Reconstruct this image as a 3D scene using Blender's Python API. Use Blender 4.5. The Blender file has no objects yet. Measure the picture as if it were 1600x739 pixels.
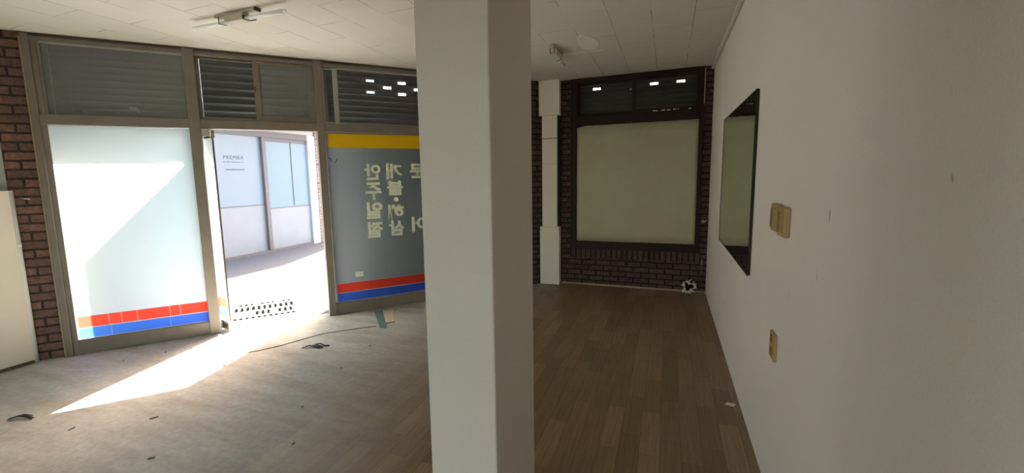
import bpy, math, random
from mathutils import Vector, Matrix
random.seed(7)
SC = bpy.context.scene
COL = SC.collection
PI = math.pi

# ------------------------------------------------------------------ places
H = 2.70                                   # ceiling height
XR = 0.463                                 # right wall
YB = 5.89                                  # back (brick) wall
XL = -4.95                                 # left wall
YR = -2.6                                  # rear wall
ANG = math.radians(49.5035)                # the shopfront runs at this angle
O = Vector((-1.4994, 5.8898, 0.0))         # corner of shopfront and back wall
T = Vector((math.cos(ANG), math.sin(ANG), 0))
N = Vector((-math.sin(ANG), math.cos(ANG), 0))      # points to the street


def W(s, m, z=0.0):
    """shopfront coordinates: s along the front, m outward, z up"""
    return O + s * T + m * N + Vector((0, 0, z))


# ------------------------------------------------------------------ materials
def new_mat(name):
    m = bpy.data.materials.new(name)
    m.use_nodes = True
    nt = m.node_tree
    nt.nodes.clear()
    return m, nt


def nd(nt, kind, **kw):
    n = nt.nodes.new(kind)
    for k, v in kw.items():
        if k in n.inputs:
            n.inputs[k].default_value = v
        else:
            setattr(n, k, v)
    return n


def ramp(nt, stops):
    r = nt.nodes.new('ShaderNodeValToRGB')
    e = r.color_ramp.elements
    while len(e) > 1:
        e.remove(e[-1])
    for i, (p, c) in enumerate(stops):
        el = e[0] if i == 0 else e.new(p)
        el.position = p
        el.color = (c[0], c[1], c[2], 1) if hasattr(c, '__len__') else (c, c, c, 1)
    return r


def mixc(nt, fac, a, b):
    n = nt.nodes.new('ShaderNodeMix')
    n.data_type = 'RGBA'
    for sock, v in ((n.inputs[0], fac), (n.inputs[6], a), (n.inputs[7], b)):
        if hasattr(v, 'is_output'):
            nt.links.new(v, sock)
        elif hasattr(v, '__len__'):
            sock.default_value = (v[0], v[1], v[2], 1)
        else:
            sock.default_value = v
    return n.outputs[2]


def coords(nt, scale=(1, 1, 1), rot=(0, 0, 0), loc=(0, 0, 0)):
    tc = nt.nodes.new('ShaderNodeTexCoord')
    mp = nt.nodes.new('ShaderNodeMapping')
    nt.links.new(tc.outputs['Object'], mp.inputs[0])
    mp.inputs['Scale'].default_value = scale
    mp.inputs['Rotation'].default_value = rot
    mp.inputs['Location'].default_value = loc
    return mp.outputs[0]


def noise(nt, vec, scale=5, detail=4, rough=0.55):
    n = nt.nodes.new('ShaderNodeTexNoise')
    n.inputs['Scale'].default_value = scale
    n.inputs['Detail'].default_value = detail
    n.inputs['Roughness'].default_value = rough
    nt.links.new(vec, n.inputs['Vector'])
    return n.outputs['Fac']


def bump(nt, h, strength=0.2, dist=0.01):
    b = nt.nodes.new('ShaderNodeBump')
    b.inputs['Strength'].default_value = strength
    b.inputs['Distance'].default_value = dist
    nt.links.new(h, b.inputs['Height'])
    return b.outputs[0]


def finish(nt, color, rough=0.6, metal=0.0, normal=None, spec=0.5):
    p = nt.nodes.new('ShaderNodeBsdfPrincipled')
    o = nt.nodes.new('ShaderNodeOutputMaterial')
    if hasattr(color, 'is_output'):
        nt.links.new(color, p.inputs['Base Color'])
    else:
        p.inputs['Base Color'].default_value = (*color, 1)
    if hasattr(rough, 'is_output'):
        nt.links.new(rough, p.inputs['Roughness'])
    else:
        p.inputs['Roughness'].default_value = rough
    p.inputs['Metallic'].default_value = metal
    p.inputs['Specular IOR Level'].default_value = spec
    if normal is not None:
        nt.links.new(normal, p.inputs['Normal'])
    nt.links.new(p.outputs[0], o.inputs[0])
    return p


def plain(name, col, rough=0.6, metal=0.0, var=0.12, scale=18, bmp=0.08, spec=0.4):
    m, nt = new_mat(name)
    v = coords(nt)
    f = noise(nt, v, scale, 5)
    c = mixc(nt, f, [x * (1 - var) for x in col], [min(1, x * (1 + var)) for x in col])
    finish(nt, c, rough, metal, bump(nt, f, bmp, 0.004), spec)
    return m


def paint(name, col, marks=0.0):
    """old painted wallpaper: fine grain, faint blotches, a few dark scratches"""
    m, nt = new_mat(name)
    v = coords(nt)
    big = noise(nt, v, 0.9, 4)
    fine = noise(nt, v, 160, 3)
    c = mixc(nt, big, [x * 0.93 for x in col], [min(1, x * 1.05) for x in col])
    r = ramp(nt, [(0.35, 0.95), (0.65, 1.0)])
    nt.links.new(fine, r.inputs[0])
    mm = nt.nodes.new('ShaderNodeMix')
    mm.data_type = 'RGBA'
    mm.blend_type = 'MULTIPLY'
    mm.inputs[0].default_value = 1
    nt.links.new(c, mm.inputs[6])
    nt.links.new(r.outputs[0], mm.inputs[7])
    c = mm.outputs[2]
    if marks:
        v2 = coords(nt, scale=(14, 14, 4.0), rot=(0.25, 0, 0))
        s = noise(nt, v2, 1.7, 2, 0.4)
        r2 = ramp(nt, [(0.0, 0.0), (0.765, 0.0), (0.80, 1.0)])
        nt.links.new(s, r2.inputs[0])
        c = mixc(nt, r2.outputs[0], c, [x * 0.35 for x in col])
    finish(nt, c, 0.85, 0, bump(nt, fine, 0.15, 0.003), 0.25)
    return m


def brick(name, axis, c1, c2, mortar, rowh=0.0735, length=0.20, offset=0.5, rot90=False, dirt=0.5):
    """bricks laid along `axis` (unit vector) and up z"""
    m, nt = new_mat(name)
    tc = nt.nodes.new('ShaderNodeTexCoord')
    dot = nt.nodes.new('ShaderNodeVectorMath')
    dot.operation = 'DOT_PRODUCT'
    dot.inputs[1].default_value = axis
    nt.links.new(tc.outputs['Object'], dot.inputs[0])
    sep = nt.nodes.new('ShaderNodeSeparateXYZ')
    nt.links.new(tc.outputs['Object'], sep.inputs[0])
    cmb = nt.nodes.new('ShaderNodeCombineXYZ')
    nt.links.new(dot.outputs['Value'], cmb.inputs[0])
    nt.links.new(sep.outputs[2], cmb.inputs[1])
    # slightly wavy edges
    nz = nt.nodes.new('ShaderNodeTexNoise')
    nz.inputs['Scale'].default_value = 14
    nt.links.new(tc.outputs['Object'], nz.inputs['Vector'])
    sc = nt.nodes.new('ShaderNodeVectorMath')
    sc.operation = 'SCALE'
    sc.inputs['Scale'].default_value = 0.010
    nt.links.new(nz.outputs['Color'], sc.inputs[0])
    ad = nt.nodes.new('ShaderNodeVectorMath')
    nt.links.new(cmb.outputs[0], ad.inputs[0])
    nt.links.new(sc.outputs[0], ad.inputs[1])
    b = nt.nodes.new('ShaderNodeTexBrick')
    b.offset = offset
    b.inputs['Scale'].default_value = 1.0
    b.inputs['Brick Width'].default_value = length
    b.inputs['Row Height'].default_value = rowh
    b.inputs['Mortar Size'].default_value = 0.009
    b.inputs['Mortar Smooth'].default_value = 0.25
    b.inputs['Bias'].default_value = 0.0
    b.inputs['Color1'].default_value = (*c1, 1)
    b.inputs['Color2'].default_value = (*c2, 1)
    b.inputs['Mortar'].default_value = (*mortar, 1)
    nt.links.new(ad.outputs[0], b.inputs['Vector'])
    f = noise(nt, tc.outputs['Object'], 30, 5)
    r = ramp(nt, [(0.3, 1 - dirt), (0.7, 1.0)])
    nt.links.new(f, r.inputs[0])
    mm = nt.nodes.new('ShaderNodeMix')
    mm.data_type = 'RGBA'
    mm.blend_type = 'MULTIPLY'
    mm.inputs[0].default_value = 1
    nt.links.new(b.outputs['Color'], mm.inputs[6])
    nt.links.new(r.outputs[0], mm.inputs[7])
    inv = nt.nodes.new('ShaderNodeMath')
    inv.operation = 'SUBTRACT'
    inv.inputs[0].default_value = 1
    nt.links.new(b.outputs['Fac'], inv.inputs[1])
    finish(nt, mm.outputs[2], 0.8, 0, bump(nt, inv.outputs[0], 0.9, 0.012), 0.3)
    return m


def glass(name, tint=(0.93, 0.96, 0.94), dust=0.0, dustc=(0.35, 0.36, 0.34)):
    m, nt = new_mat(name)
    tr = nd(nt, 'ShaderNodeBsdfTransparent', Color=(*tint, 1))
    gl = nd(nt, 'ShaderNodeBsdfGlossy', Color=(1, 1, 1, 1), Roughness=0.02)
    fr = nd(nt, 'ShaderNodeFresnel', IOR=1.35)
    gm = nt.nodes.new('ShaderNodeNewGeometry')          # same reflection from either face of the thin pane
    ir = nt.nodes.new('ShaderNodeMapRange')
    ir.inputs['To Min'].default_value = 1.35
    ir.inputs['To Max'].default_value = 1 / 1.35
    nt.links.new(gm.outputs['Backfacing'], ir.inputs[0])
    nt.links.new(ir.outputs[0], fr.inputs[0])
    mx = nt.nodes.new('ShaderNodeMixShader')
    nt.links.new(fr.outputs[0], mx.inputs[0])
    nt.links.new(tr.outputs[0], mx.inputs[1])
    nt.links.new(gl.outputs[0], mx.inputs[2])
    out = mx.outputs[0]
    if dust:
        v = coords(nt)
        f = noise(nt, v, 3, 6)
        r = ramp(nt, [(0.2, dust * 0.75), (0.8, min(1, dust * 1.25))])
        nt.links.new(f, r.inputs[0])
        df = nd(nt, 'ShaderNodeBsdfDiffuse', Color=(*dustc, 1))
        m2 = nt.nodes.new('ShaderNodeMixShader')
        nt.links.new(r.outputs[0], m2.inputs[0])
        nt.links.new(out, m2.inputs[1])
        nt.links.new(df.outputs[0], m2.inputs[2])
        out = m2.outputs[0]
    o = nt.nodes.new('ShaderNodeOutputMaterial')
    nt.links.new(out, o.inputs[0])
    return m


def film(name, diff, trans, fac, blotch=0.1, diff2=None):
    """sticker film on glass: part diffuse, part translucent"""
    m, nt = new_mat(name)
    v = coords(nt)
    f = noise(nt, v, 2.2, 5)
    d = nt.nodes.new('ShaderNodeBsdfDiffuse')
    c = mixc(nt, f, [x * (1 - blotch) for x in diff], [min(1, x * (1 + blotch)) for x in diff])
    if diff2:
        rs = ramp(nt, [(0.40, 0.0), (0.66, 1.0)])
        nt.links.new(noise(nt, coords(nt, loc=(3.1, 0, 1.7)), 1.5, 7, 0.65), rs.inputs[0])
        c = mixc(nt, rs.outputs[0], c, diff2)
    nt.links.new(c, d.inputs[0])
    t = nd(nt, 'ShaderNodeBsdfTranslucent', Color=(*trans, 1))
    mx = nt.nodes.new('ShaderNodeMixShader')
    mx.inputs[0].default_value = fac
    nt.links.new(d.outputs[0], mx.inputs[1])
    nt.links.new(t.outputs[0], mx.inputs[2])
    o = nt.nodes.new('ShaderNodeOutputMaterial')
    nt.links.new(mx.outputs[0], o.inputs[0])
    return m


def floor_mat():
    m, nt = new_mat('vinyl floor')
    tc = nt.nodes.new('ShaderNodeTexCoord')
    obj = tc.outputs['Object']
    mp = nt.nodes.new('ShaderNodeMapping')
    nt.links.new(obj, mp.inputs[0])
    mp.inputs['Rotation'].default_value = (0, 0, PI / 2)
    b = nt.nodes.new('ShaderNodeTexBrick')
    b.offset = 0.37
    b.inputs['Scale'].default_value = 1
    b.inputs['Brick Width'].default_value = 0.46
    b.inputs['Row Height'].default_value = 0.105
    b.inputs['Mortar Size'].default_value = 0.0012
    b.inputs['Mortar Smooth'].default_value = 0.3
    b.inputs['Color1'].default_value = (0.20, 0.125, 0.064, 1)
    b.inputs['Color2'].default_value = (0.31, 0.205, 0.115, 1)
    b.inputs['Mortar'].default_value = (0.10, 0.062, 0.035, 1)
    nt.links.new(mp.outputs[0], b.inputs['Vector'])
    g = coords(nt, scale=(60, 3.0, 1))
    grain = noise(nt, g, 1.0, 6, 0.65)
    gr = ramp(nt, [(0.3, 0.70), (0.7, 1.12)])
    nt.links.new(grain, gr.inputs[0])
    mm = nt.nodes.new('ShaderNodeMix')
    mm.data_type = 'RGBA'
    mm.blend_type = 'MULTIPLY'
    mm.inputs[0].default_value = 1
    nt.links.new(b.outputs['Color'], mm.inputs[6])
    nt.links.new(gr.outputs[0], mm.inputs[7])
    wood = mm.outputs[2]
    # plaster dust plus painted-in door glare: paler toward the door, thin beyond the pillar
    sep = nt.nodes.new('ShaderNodeSeparateXYZ')
    nt.links.new(obj, sep.inputs[0])
    mr = nt.nodes.new('ShaderNodeMapRange')
    mr.inputs['From Min'].default_value = -1.15
    mr.inputs['From Max'].default_value = -2.5
    nt.links.new(sep.outputs[0], mr.inputs[0])
    v = coords(nt, rot=(0, 0, math.radians(-52)), scale=(1.0, 4.5, 1))
    st = noise(nt, v, 1.6, 7, 0.62)
    sr = ramp(nt, [(0.28, 0.45), (0.62, 1.0)])
    nt.links.new(st, sr.inputs[0])
    mu = nt.nodes.new('ShaderNodeMath')
    mu.operation = 'MULTIPLY'
    nt.links.new(mr.outputs[0], mu.inputs[0])
    nt.links.new(sr.outputs[0], mu.inputs[1])
    dn = noise(nt, obj, 24, 6, 0.7)
    dr = ramp(nt, [(0.33, 0.0), (0.62, 1.0)])
    nt.links.new(dn, dr.inputs[0])
    dust = mixc(nt, dr.outputs[0], (0.385, 0.387, 0.357), (0.505, 0.507, 0.472))  # dust tone that also carries the painted door glare
    c = mixc(nt, mu.outputs[0], wood, dust)
    # dark specks and pale chips
    vo = nt.nodes.new('ShaderNodeTexVoronoi')
    vo.inputs['Scale'].default_value = 9
    nt.links.new(obj, vo.inputs['Vector'])
    sp = ramp(nt, [(0.0, 1.0), (0.045, 0.8), (0.06, 0.0)])
    nt.links.new(vo.outputs['Distance'], sp.inputs[0])
    pick = ramp(nt, [(0.0, 0.0), (0.80, 0.0), (0.82, 1.0)])
    nt.links.new(vo.outputs['Color'], pick.inputs[0])
    m3 = nt.nodes.new('ShaderNodeMath')
    m3.operation = 'MULTIPLY'
    nt.links.new(sp.outputs[0], m3.inputs[0])
    nt.links.new(pick.outputs[0], m3.inputs[1])
    c = mixc(nt, m3.outputs[0], c, (0.09, 0.07, 0.055))
    rr = nt.nodes.new('ShaderNodeMapRange')
    rr.inputs['To Min'].default_value = 0.42
    rr.inputs['To Max'].default_value = 0.62
    nt.links.new(mu.outputs[0], rr.inputs[0])
    finish(nt, c, rr.outputs[0], 0, bump(nt, st, 0.25, 0.01), 0.4)
    return m


def ceiling_mat():
    m, nt = new_mat('ceiling tiles')
    v = coords(nt, rot=(0, 0, PI / 2), loc=(0.0, 0.155, 0))
    b = nt.nodes.new('ShaderNodeTexBrick')
    b.offset = 0.5
    b.inputs['Scale'].default_value = 1
    b.inputs['Brick Width'].default_value = 0.65
    b.inputs['Row Height'].default_value = 0.31
    b.inputs['Mortar Size'].default_value = 0.0028
    b.inputs['Mortar Smooth'].default_value = 0.2
    b.inputs['Color1'].default_value = (1, 1, 1, 1)
    b.inputs['Color2'].default_value = (0.965, 0.965, 0.96, 1)
    b.inputs['Mortar'].default_value = (1, 1, 1, 1)
    nt.links.new(v, b.inputs['Vector'])
    o = coords(nt)
    base = noise(nt, o, 1.3, 5)
    c = mixc(nt, base, (0.60, 0.562, 0.478), (0.685, 0.645, 0.555))
    mm = nt.nodes.new('ShaderNodeMix')
    mm.data_type = 'RGBA'
    mm.blend_type = 'MULTIPLY'
    mm.inputs[0].default_value = 1
    nt.links.new(c, mm.inputs[6])
    nt.links.new(b.outputs['Color'], mm.inputs[7])
    # the joints show only here and there under the paint
    br = noise(nt, o, 3.1, 3)
    r = ramp(nt, [(0.42, 0.0), (0.58, 1.0)])
    nt.links.new(br, r.inputs[0])
    mu = nt.nodes.new('ShaderNodeMath')
    mu.operation = 'MULTIPLY'
    nt.links.new(b.outputs['Fac'], mu.inputs[0])
    nt.links.new(r.outputs[0], mu.inputs[1])
    c = mixc(nt, mu.outputs[0], mm.outputs[2], (0.24, 0.20, 0.15))
    fine = noise(nt, o, 90, 3)
    finish(nt, c, 0.9, 0, bump(nt, fine, 0.2, 0.004), 0.2)
    return m


M = {}
M['floor'] = floor_mat()
M['ceiling'] = ceiling_mat()
M['wall'] = paint('grey white wallpaper', (0.80, 0.745, 0.675), 1)
M['column_paint'] = paint('off white column board', (0.87, 0.815, 0.71))
M['wall_cream'] = paint('cream painted board', (0.76, 0.695, 0.575))
M['pillar'] = paint('pillar paint', (0.62, 0.568, 0.50))
M['green_wall'] = paint('grey green paint', (0.33, 0.35, 0.31))
M['brick_front'] = brick('red brick of shopfront', T, (0.27, 0.150, 0.105), (0.17, 0.10, 0.075), (0.055, 0.04, 0.033))
M['brick_back'] = brick('dark brick of back wall', (1, 0, 0), (0.135, 0.076, 0.066), (0.095, 0.056, 0.050), (0.018, 0.013, 0.012), rowh=0.070, length=0.19)
M['brick_soldier'] = brick('upright dark bricks', (1, 0, 0), (0.115, 0.070, 0.058), (0.075, 0.048, 0.043), (0.018, 0.013, 0.012), rowh=0.30, length=0.066, offset=0)
M['brick_street'] = brick('pale red brick outside', (0, 1, 0), (0.24, 0.105, 0.08), (0.36, 0.23, 0.19), (0.42, 0.40, 0.38))
M['alu'] = plain('aged bronze aluminium', (0.205, 0.175, 0.138), 0.55, 0.15, 0.22, 9)
M['alu_dark'] = plain('grimy aluminium', (0.12, 0.092, 0.07), 0.6, 0.1, 0.3, 9)
M['wood_dark'] = plain('dark brown window frame', (0.026, 0.017, 0.013), 0.6, 0, 0.25, 12, 0.08, 0.2)
M['sash_pale'] = plain('pale sash metal', (0.36, 0.37, 0.31), 0.5, 0.1, 0.15, 9)
M['slat'] = plain('shutter steel', (0.20, 0.205, 0.20), 0.5, 0.25, 0.2, 25)
M['slat_dark'] = plain('dark shutter steel', (0.10, 0.10, 0.098), 0.55, 0.2, 0.2, 25)
M['slat_black'] = plain('black shutter steel', (0.04, 0.038, 0.036), 0.7, 0.0, 0.2, 25, 0.08, 0.15)
M['glass'] = glass('window glass')
M['glass_dusty'] = glass('dusty window glass', (0.8, 0.83, 0.82), 0.42, (0.30, 0.31, 0.30))
M['glass_thin'] = glass('slightly dusty glass', (0.95, 0.96, 0.95), 0.04, (0.22, 0.22, 0.20))
M['film_white'] = film('white window film', (0.78, 0.80, 0.82), (0.70, 0.755, 0.80), 0.56, 0.03)
M['film_red'] = film('red film', (0.70, 0.06, 0.035), (0.98, 0.32, 0.25), 0.6, 0.1)
M['film_blue'] = film('blue film', (0.05, 0.07, 0.45), (0.30, 0.55, 1.0), 0.6, 0.1)
M['film_yellow'] = film('yellow film', (0.90, 0.56, 0.02), (0.8, 0.5, 0.03), 0.2, 0.08)
M['film_grey'] = film('grey back of shop sign film', (0.085, 0.092, 0.08), (0.95, 0.99, 1.0), 0.56, 0.12)
M['film_letter'] = film('pale letters', (0.80, 0.84, 0.66), (0.3, 0.3, 0.25), 0.02, 0.05)
M['film_green'] = film('pale green poster back', (0.54, 0.56, 0.385), (0.4, 0.42, 0.33), 0.12, 0.10, (0.52, 0.47, 0.30))
M['chrome'] = plain('brushed chrome', (0.62, 0.57, 0.50), 0.22, 0.95, 0.08, 30, 0.02)
M['mirror'] = plain('mirror silver', (0.80, 0.84, 0.80), 0.015, 1.0, 0.0, 5, 0.0)
M['mirror_edge'] = plain('mirror edge', (0.035, 0.032, 0.025), 0.6, 0.0, 0.1, 18, 0.05, 0.15)
M['tan'] = plain('yellowed switch plastic', (0.41, 0.275, 0.115), 0.55, 0, 0.12, 25)
M['tan_dark'] = plain('aged brown rocker', (0.235, 0.165, 0.085), 0.45, 0, 0.15, 25)
M['black'] = plain('black hole', (0.004, 0.004, 0.004), 0.9, 0, 0.1, 20, 0.0, 0.0)
M['lamp_metal'] = plain('cream lamp metal', (0.55, 0.50, 0.40), 0.5, 0, 0.15, 30)
M['tube'] = plain('unlit lamp tube', (0.92, 0.92, 0.90), 0.25, 0, 0.02)
M['rust'] = plain('rusty brown metal', (0.13, 0.085, 0.05), 0.7, 0.2, 0.4, 40)
M['white_plastic'] = plain('white plastic', (0.74, 0.74, 0.70), 0.45, 0, 0.05)
M['plaster'] = plain('pale plaster', (0.76, 0.72, 0.63), 0.9, 0, 0.08, 14)
M['teal'] = plain('teal tape', (0.115, 0.20, 0.185), 0.5, 0, 0.15)
M['beige'] = plain('bare vinyl strip', (0.58, 0.49, 0.36), 0.6, 0, 0.1)
M['sheet'] = M['floor']
M['char'] = plain('black torn rubber', (0.022, 0.018, 0.018), 0.6, 0, 0.3)
M['chip'] = plain('old paint chip', (0.16, 0.125, 0.095), 0.8, 0, 0.3)
M['chip_pale'] = plain('pale plaster chip', (0.66, 0.62, 0.54), 0.85, 0, 0.15)
M['strip'] = plain('worn timber strip', (0.36, 0.28, 0.19), 0.7, 0, 0.25)
M['concrete'] = plain('pale street concrete', (0.086, 0.094, 0.114), 0.9, 0, 0.12, 6)
M['render'] = plain('pale rendered wall', (0.50, 0.49, 0.48), 0.85, 0, 0.06, 5)
M['pane_blue'] = plain('pale blue shop film', (0.17, 0.245, 0.31), 0.25, 0, 0.05, 2)
M['pane_white'] = plain('pale shop film', (0.21, 0.255, 0.31), 0.25, 0, 0.04, 2)
M['pane_low'] = plain('lower glass with painted reflections', (0.25, 0.262, 0.285), 0.3, 0, 0.10, 3)  # street reflections painted as a pale colour on the lower glass
M['mull'] = plain('grey violet mullion', (0.14, 0.125, 0.135), 0.5, 0.1)
M['ink'] = plain('dark grey lettering', (0.04, 0.045, 0.055), 0.6)
M['steel_grate'] = plain('worn steel grate', (0.55, 0.54, 0.52), 0.5, 0.3)


# ------------------------------------------------------------------ mesh kit
class MB:
    def __init__(self):
        self.v = []
        self.f = []
        self.sm = set()

    def box(self, x0, x1, y0, y1, z0, z1, mat=None):
        b = len(self.v)
        for z in (z0, z1):
            for x, y in ((x0, y0), (x1, y0), (x1, y1), (x0, y1)):
                p = Vector((x, y, z))
                self.v.append(mat @ p if mat else p)
        for q in ((0, 3, 2, 1), (4, 5, 6, 7), (0, 1, 5, 4), (1, 2, 6, 5), (2, 3, 7, 6), (3, 0, 4, 7)):
            self.f.append([b + i for i in q])
        return self

    def prism(self, pts, z0, z1):
        b = len(self.v)
        n = len(pts)
        for z in (z0, z1):
            for x, y in pts:
                self.v.append(Vector((x, y, z)))
        self.f.append([b + i for i in reversed(range(n))])
        self.f.append([b + n + i for i in range(n)])
        for i in range(n):
            j = (i + 1) % n
            self.f.append([b + i, b + j, b + n + j, b + n + i])
        return self

    def tube(self, pts, r, seg=12, caps=True, radii=None):
        pts = [Vector(p) for p in pts]
        b = len(self.v)
        n = len(pts)
        up = None
        for i, p in enumerate(pts):
            d = (pts[min(i + 1, n - 1)] - pts[max(i - 1, 0)]).normalized()
            if up is None:
                up = d.orthogonal().normalized()
            else:
                up = (up - d * up.dot(d)).normalized()
            w = d.cross(up)
            rr = radii[i] if radii else r
            for k in range(seg):
                a = 2 * PI * k / seg
                self.v.append(p + rr * (math.cos(a) * up + math.sin(a) * w))
        for i in range(n - 1):
            for k in range(seg):
                k2 = (k + 1) % seg
                self.sm.add(len(self.f))
                self.f.append([b + i * seg + k, b + i * seg + k2, b + (i + 1) * seg + k2, b + (i + 1) * seg + k])
        if caps:
            self.f.append([b + k for k in reversed(range(seg))])
            self.f.append([b + (n - 1) * seg + k for k in range(seg)])
        return self

    def grid(self, rows):
        """quad sheet through rows of points"""
        b = len(self.v)
        n = len(rows[0])
        for r in rows:
            self.v += [Vector(p) for p in r]
        for i in range(len(rows) - 1):
            for k in range(n - 1):
                self.sm.add(len(self.f))
                self.f.append([b + i * n + k, b + i * n + k + 1, b + (i + 1) * n + k + 1, b + (i + 1) * n + k])
        return self

    def build(self, name, mat, parent=None, bevel=0.0, label=None):
        me = bpy.data.meshes.new(name)
        me.from_pydata([tuple(p) for p in self.v], [], self.f)
        for i in self.sm:
            me.polygons[i].use_smooth = True
        me.materials.append(mat)
        me.update()
        o = bpy.data.objects.new(name, me)
        COL.objects.link(o)
        if parent is not None:
            o.parent = parent
        if bevel:
            md = o.modifiers.new('edge', 'BEVEL')
            md.width = bevel
            md.segments = 2
            md.limit_method = 'ANGLE'
        if label:
            o['label'] = label
        return o


def box(name, mat, x0, x1, y0, y1, z0, z1, parent=None, bevel=0.0, label=None):
    return MB().box(x0, x1, y0, y1, z0, z1).build(name, mat, parent, bevel, label)


def solidify(o, t, off=0.0):
    md = o.modifiers.new('thick', 'SOLIDIFY')
    md.thickness = t
    md.offset = off
    return o


def tag(o, label=None, cat=None, group=None, kind=None):
    if label:
        o['label'] = label
    if cat:
        o['category'] = cat
    if group:
        o['group'] = group
    if kind:
        o['kind'] = kind
    return o


def thing(name, loc, rotz, label, cat, group=None, kind=None):
    o = bpy.data.objects.new(name, None)
    o.empty_display_size = 0.1
    COL.objects.link(o)
    o.location = loc
    o.rotation_euler = (0, 0, rotz)
    return tag(o, label, cat, group, kind)


def front(name, label, cat, kind='structure', group=None):
    """a thing whose own x,y,z are the shopfront's s,m,z"""
    return thing(name, O, ANG, label, cat, group, kind)


def glyph_mesh(ch, thick):
    cu = bpy.data.curves.new('glyph', 'FONT')
    cu.body = ch
    cu.offset = thick
    o = bpy.data.objects.new('glyph', cu)
    COL.objects.link(o)
    bpy.context.view_layer.update()
    dg = bpy.context.evaluated_depsgraph_get()
    me = bpy.data.meshes.new_from_object(o.evaluated_get(dg))
    vs = [v.co.copy() for v in me.vertices]
    fs = [list(p.vertices) for p in me.polygons]
    bpy.data.objects.remove(o)
    bpy.data.curves.remove(cu)
    bpy.data.meshes.remove(me)
    return vs, fs


def put_glyph(mb, ch, fn, thick=0.02):
    """fn maps (u, v) in 0..1 of the glyph's own box to a point"""
    vs, fs = glyph_mesh(ch, thick)
    if not vs:
        return
    x0, x1 = min(v.x for v in vs), max(v.x for v in vs)
    y0, y1 = min(v.y for v in vs), max(v.y for v in vs)
    b = len(mb.v)
    mb.v += [Vector(fn((v.x - x0) / (x1 - x0), (v.y - y0) / (y1 - y0))) for v in vs]
    mb.f += [[b + i for i in f] for f in fs]


# ------------------------------------------------------------------ room shell
wl = W(-5.31, 0)
shop_a, shop_b = W(-5.45, 0.0), W(0.0, 0.0)
room = [(XL - 0.1, YR - 0.1), (XR + 0.1, YR - 0.1), (XR + 0.1, YB + 0.1), (-1.55, YB + 0.1)]
fa, fb = W(-5.45, 0.10), W(0.0, 0.10)
tag(MB().prism(room + [(fb.x, fb.y), (fa.x, fa.y), (XL - 0.1, fa.y)], -0.06, 0.0).build('floor', M['floor']),
    'worn brown plank vinyl floor, pale with dust and painted-in glare near the street door', kind='structure')
tag(MB().prism(room + [(fb.x, fb.y), (fa.x, fa.y), (XL - 0.1, fa.y)], H, H + 0.1).build('ceiling', M['ceiling']),
    'cream painted tile ceiling with broken dark joints', kind='structure')
tag(box('wall_right', M['wall'], XR, XR + 0.12, YR, YB + 0.25, 0, H),
    'plain grey white papered wall carrying mirror and switches', kind='structure')
tag(box('wall_left', M['green_wall'], XL - 0.12, XL, YR, 1.855, 0, H), 'grey green wall above the cream board', kind='structure')
mb = MB()
mb.box(XL, XR, YR - 0.12, YR, 0, 0.4).box(XL, XR, YR - 0.12, YR, 2.5, H)
mb.box(XL, -2.6, YR - 0.12, YR, 0.4, 2.5).box(0.2, XR, YR - 0.12, YR, 0.4, 2.5)
tag(mb.build('wall_rear', M['wall']), 'plain wall behind the viewer with a window added for fill light', kind='structure')
w = thing('fill_window', (-2.6, YR - 0.06, 0.4), 0, 'unseen window added behind the viewer to light the room', None, None, 'structure')  # added opening, lets sky light fill the room from behind
f = MB()
for x in (0.0, 0.916, 1.833, 2.75):
    f.box(x, x + 0.05, -0.03, 0.03, 0, 2.1)
f.box(0.05, 2.75, -0.03, 0.03, 0, 0.05).box(0.05, 2.75, -0.03, 0.03, 2.05, 2.1)
f.build('frame', M['alu'], w)
box('glass', M['glass'], 0.05, 2.75, -0.004, 0.004, 0.05, 2.05, w)

# back wall: dark brick with the window opening
WX0, WX1, WZ0, WZ1 = -1.205, 0.372, 0.495, H
mb = MB()
mb.box(-1.62, WX0, YB, YB + 0.2, 0, H).box(WX1, XR, YB, YB + 0.2, 0, H)
mb.box(WX0, WX1, YB, YB + 0.2, 0, WZ0)
wb = tag(mb.build('wall_back', M['brick_back']), 'dark red brick wall around the papered-over window', kind='structure')
box('soldier_course', M['brick_soldier'], WX0, WX1 + 0.02, YB - 0.006, YB + 0.05, 0.375, WZ0 - 0.002, wb, label='row of upright bricks under the window')
bb = tag(box('baseboard_back', M['strip'], -1.32, XR - 0.002, YB - 0.018, YB - 0.001, 0.0, 0.022, bevel=0.003),
         'thin pale strip along the foot of the brick wall', kind='structure')

# shopfront wall: brick piers at both ends
fr = front('wall_front', 'red brick piers at either end of the shopfront', None)
box('brick_pier', M['brick_front'], -5.40, -5.105, 0, 0.2, 0, H, fr)
box('brick_pier', M['brick_back'], -0.90, -0.03, 0, 0.2, 0, H, fr, label='dark brick pier behind the white pillar')
# (brick courses follow the shopfront in world space, so the pier meshes keep world coordinates)
for ch in fr.children:
    for v in ch.data.vertices:
        v.co = (Matrix.Translation(O) @ Matrix.Rotation(ANG, 4, 'Z')) @ v.co
fr.location = (0, 0, 0)
fr.rotation_euler = (0, 0, 0)

# cove trim between ceiling and right wall, and a dark line above the shopfront
tag(box('trim_2', M['ceiling'], XR - 0.035, XR - 0.001, YR, YB - 0.001, H - 0.045, H - 0.001, bevel=0.012),
    'slim cream cove where ceiling meets the plain wall', kind='structure')

# white pillar in the middle of the room
PX0, PX1, PY0, PY1 = -0.716, -0.478, 1.20, 1.624
tag(box('pillar', M['pillar'], PX0, PX1, PY0, PY1, 0, H, bevel=0.006),
    'thick grey white pillar in the middle of the room', kind='structure')

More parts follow.
